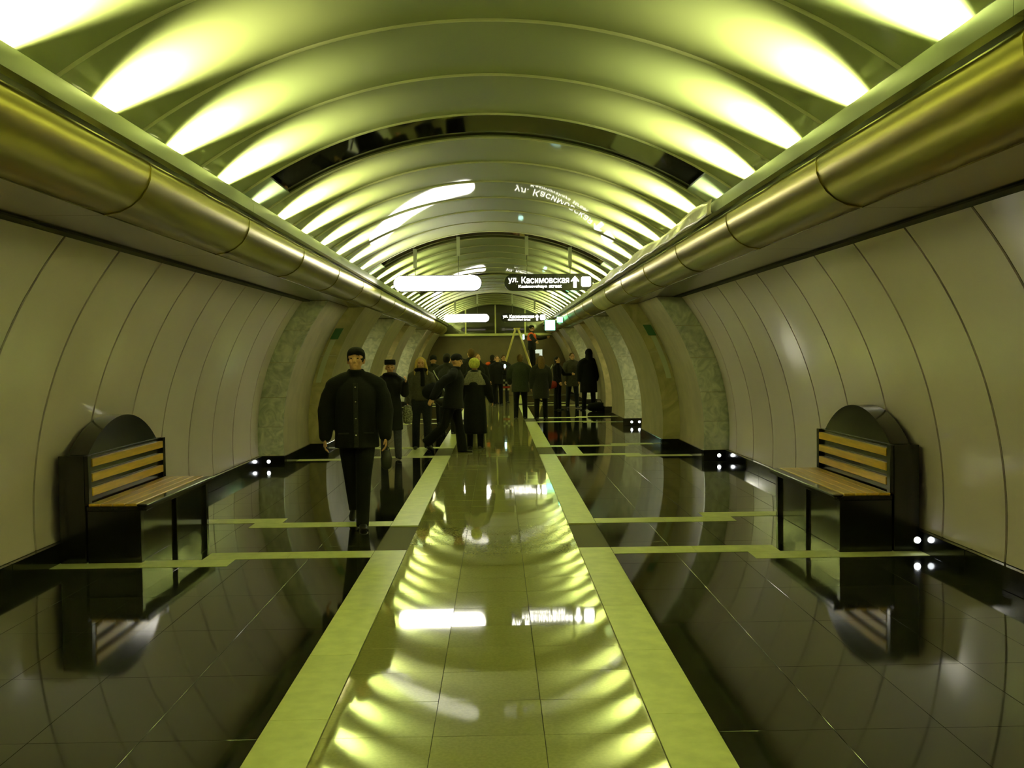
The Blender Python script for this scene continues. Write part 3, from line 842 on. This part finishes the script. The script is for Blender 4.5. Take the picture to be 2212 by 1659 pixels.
# --- walker in profile and the yellow hat
wk, kh, kf = person('dark figure in peaked cap and flared trousers striding to the right', (-.72, 17.35, 0), R(78), 1.72, legs=((10, 3), (-17, 30)),
       arms=((-6, 10, 14, 4), (-42, 24, 20, 26)), lean=5, coat=(BLK, .05, .80, .02), trousers=BLK, flare=.035, hat=('cap', BLK), nod=6)
t = tag(empty('shoulder_bag', tuple(kf(Vector((-.10, .36, .98))))), 'large soft black bag slung behind the figure in the peaked cap', 'bag')
b = MB(); b.ell((0, 0, .12), (.11, .19, .15)); b.tube([(0, -.1, .2), (0, -.02, .26), (0, .1, .2)], [.03, .04, .03], 8); remesh_me = remesh(b, .014, 3, 'body', BLK); link('body', remesh_me, t)
t.rotation_euler = (0, 0, R(78))
MB().tube([(0, -.12, .2), (0.03, -.26, .42), (.05, -.30, .50)], [.012, .010, .010], 6).build('strap', LEATHER, t, 60)
person('person in yellow knit hat and long dark coat seen from behind', (-.355, 18.0, 0), R(172), 1.60, legs=((3, 2), (-2, 4)),
       arms=((6, 14, 14, 10), (12, 16, 22, 12)), coat=(BLK, .045, .30, .035), trousers=BLK, hat=('ball', YELLOW), scarf=(FUR, 'cape'), female=True, spread=2)

# --- people behind them
person('dark-haired person turned away beyond the figure in the peaked cap', (-1.02, 21.5, 0), R(160), 1.74, coat=(CHAR, .045, .78, .01), hair=('short', HAIRD))
person('tall brown-haired man in dark coat behind the yellow hat', (-.62, 25.6, 0), R(200), 1.86, coat=(CHAR, .04, .70, .01), hair=('short', HAIRN))
person('smaller person in dark coat just right of the tall brown-haired man', (-.44, 24.8, 0), R(30), 1.74, coat=(BLK, .035, .62, .01), hair=('short', HAIRN))
person('black-haired worker with an orange shoulder yoke standing left of the ladder', (-.10, 34.6, 0), R(150), 1.70, coat=(BLK, .035, .74, .01), hair=('short', HAIRD),
       extras=[lambda r, F: (lambda m: m.xf(F).build('shoulder_yoke', ORANGE, r, 60))(MB().ell((.14, .02, 1.44), (.13, .12, .07)))])
pb, ph, pf = person('person in black holding a glowing phone beside the ladder foot', (.06, 33.6, 0), R(10), 1.66, arms=((24, 8, 96, -6), (4, 10, 10, 6)), coat=(BLK, .035, .76, .01), hair=('short', HAIRN))
t = tag(empty('glowing_phone', tuple(ph[0]+Vector((0, -.03, .05)))), 'small phone with bluish white lit screen held in the crowd', 'phone')
MB().box(-.04, .04, 0, .012, -.075, .075).build('case', BLK, t, bevel=.004)
MB().ell((0, -.004, 0), (.035, .006, .070), 10, 8).build('screen', CYAN, t, 60)
person('fair-haired person in dark jacket between the ladder and the phone', (.28, 35.4, 0), R(20), 1.68, coat=(CHAR, .035, .80, .01), trousers=JEANS, hair=('short', HAIRN))
cb = tag(empty('checked_bag', (.29, 35.0, .44)), 'large black and white checked bag with red band by the ladder', 'bag')
MB().box(-.20, .20, -.10, .10, 0, .40).build('body', CHECKB, cb, bevel=.02)
for i in range(5):
    for j in range(5):
        if (i+j) % 2 == 0 and j != 1: MB().box(-.2+i*.08, -.125+i*.08, -.106, -.098, .01+j*.078, .08+j*.078).build('check_patch', CHECKW, cb)
MB().box(-.2, .2, -.107, -.1, .088, .155).build('red_band', RED, cb)
MB().tube([(-.1, 0, .39), (-.08, 0, .52), (.08, 0, .52), (.1, 0, .39)], [.012]*4, 6).build('handle', LEATHER, cb, 60)

# --- the couple to the right of the ladder
person('broad person in dark green coat, left of the pair with backs turned', (.66, 26.3, 0), R(175), 1.70, coat=(DGREEN, .06, .74, .02), trousers=BLK, hair=('short', HAIRN), arms=((10, 18, 40, 6), (8, 18, 30, 8)))
person('fair-haired person in dark coat, right of the pair with backs turned', (1.19, 26.0, 0), R(190), 1.66, coat=(CHAR, .05, .58, .02), trousers=BLK, hair=('long', HAIRN), female=True)

# --- worker on the ladder
person('worker in orange vest standing up on the ladder', (1.33, 36.4, 1.0), R(80), 1.76, legs=((6, 6), (2, 2)), arms=((60, 14, 40, 8), (30, 60, 20, 40)),
       coat=(CHAR, .03, .86, .0), trousers=BLK, vest=ORANGE, hat=('beanie', BLK))
t = tag(empty('work_lamp', (1.02, 36.0, 2.33)), 'tiny bluish white work lamp clipped to the ladder', 'lamp')
MB().tube([(0, 0, -.06), (0, 0, .07)], [.03, .03], 10).build('lens', CYAN, t, 60)
MB().box(-.02, .03, .02, .22, -.02, .02).build('clip', STEEL, t)

# --- three at the right
wr, rh, rf2 = person('woman in black with red bag standing in side view', (1.88, 30.3, 0), R(62), 1.62, arms=((30, 10, 60, 4), (6, 10, 30, 6)), coat=(BLK, .012, .86, .0), hair=('short', HAIRD), female=True, flare=.02)
t = tag(empty('red_handbag', (1.66, 30.0, .66)), 'red handbag at the hip of the woman in side view', 'bag')
b = MB(); b.tube([(-.14, 0, .12), (0, 0, .12), (.14, 0, .12)], [(.06, .10), (.075, .14), (.06, .10)], 12, flat=(0, 1, 0)); b.build('body', RED, t, 60)
MB().tube([(-.1, 0, .22), (-.04, 0, .5), (.06, .0, .72)], [.010]*3, 6).build('strap', PLATEW, t, 60)
person('man in long grey jacket between the red bag and the hooded figure', (2.39, 31.0, 0), R(15), 1.72, legs=((2, 1), (-2, 3)), coat=(GREY, .045, .70, .01), trousers=JEANS, hair=('short', HAIRN), spread=5)
person('tall hooded figure in long black coat by the right jamb', (2.80, 29.9, 0), R(200), 1.82, coat=(BLK, .075, .52, .02), trousers=BLK, hat=('hood', BLK), spread=6)
t = tag(empty('floor_bag', (3.02, 29.2, 0)), 'dark travel bag on the floor behind the hooded figure', 'bag')
b = MB(); b.tube([(-.22, 0, .13), (0, 0, .14), (.22, 0, .13)], [.12, .135, .12], 12); b.build('body', BLK, t, 60)
MB().tube([(-.1, 0, .25), (-.06, 0, .34), (.06, 0, .34), (.1, 0, .25)], [.012]*4, 6).build('handle', LEATHER, t, 60)
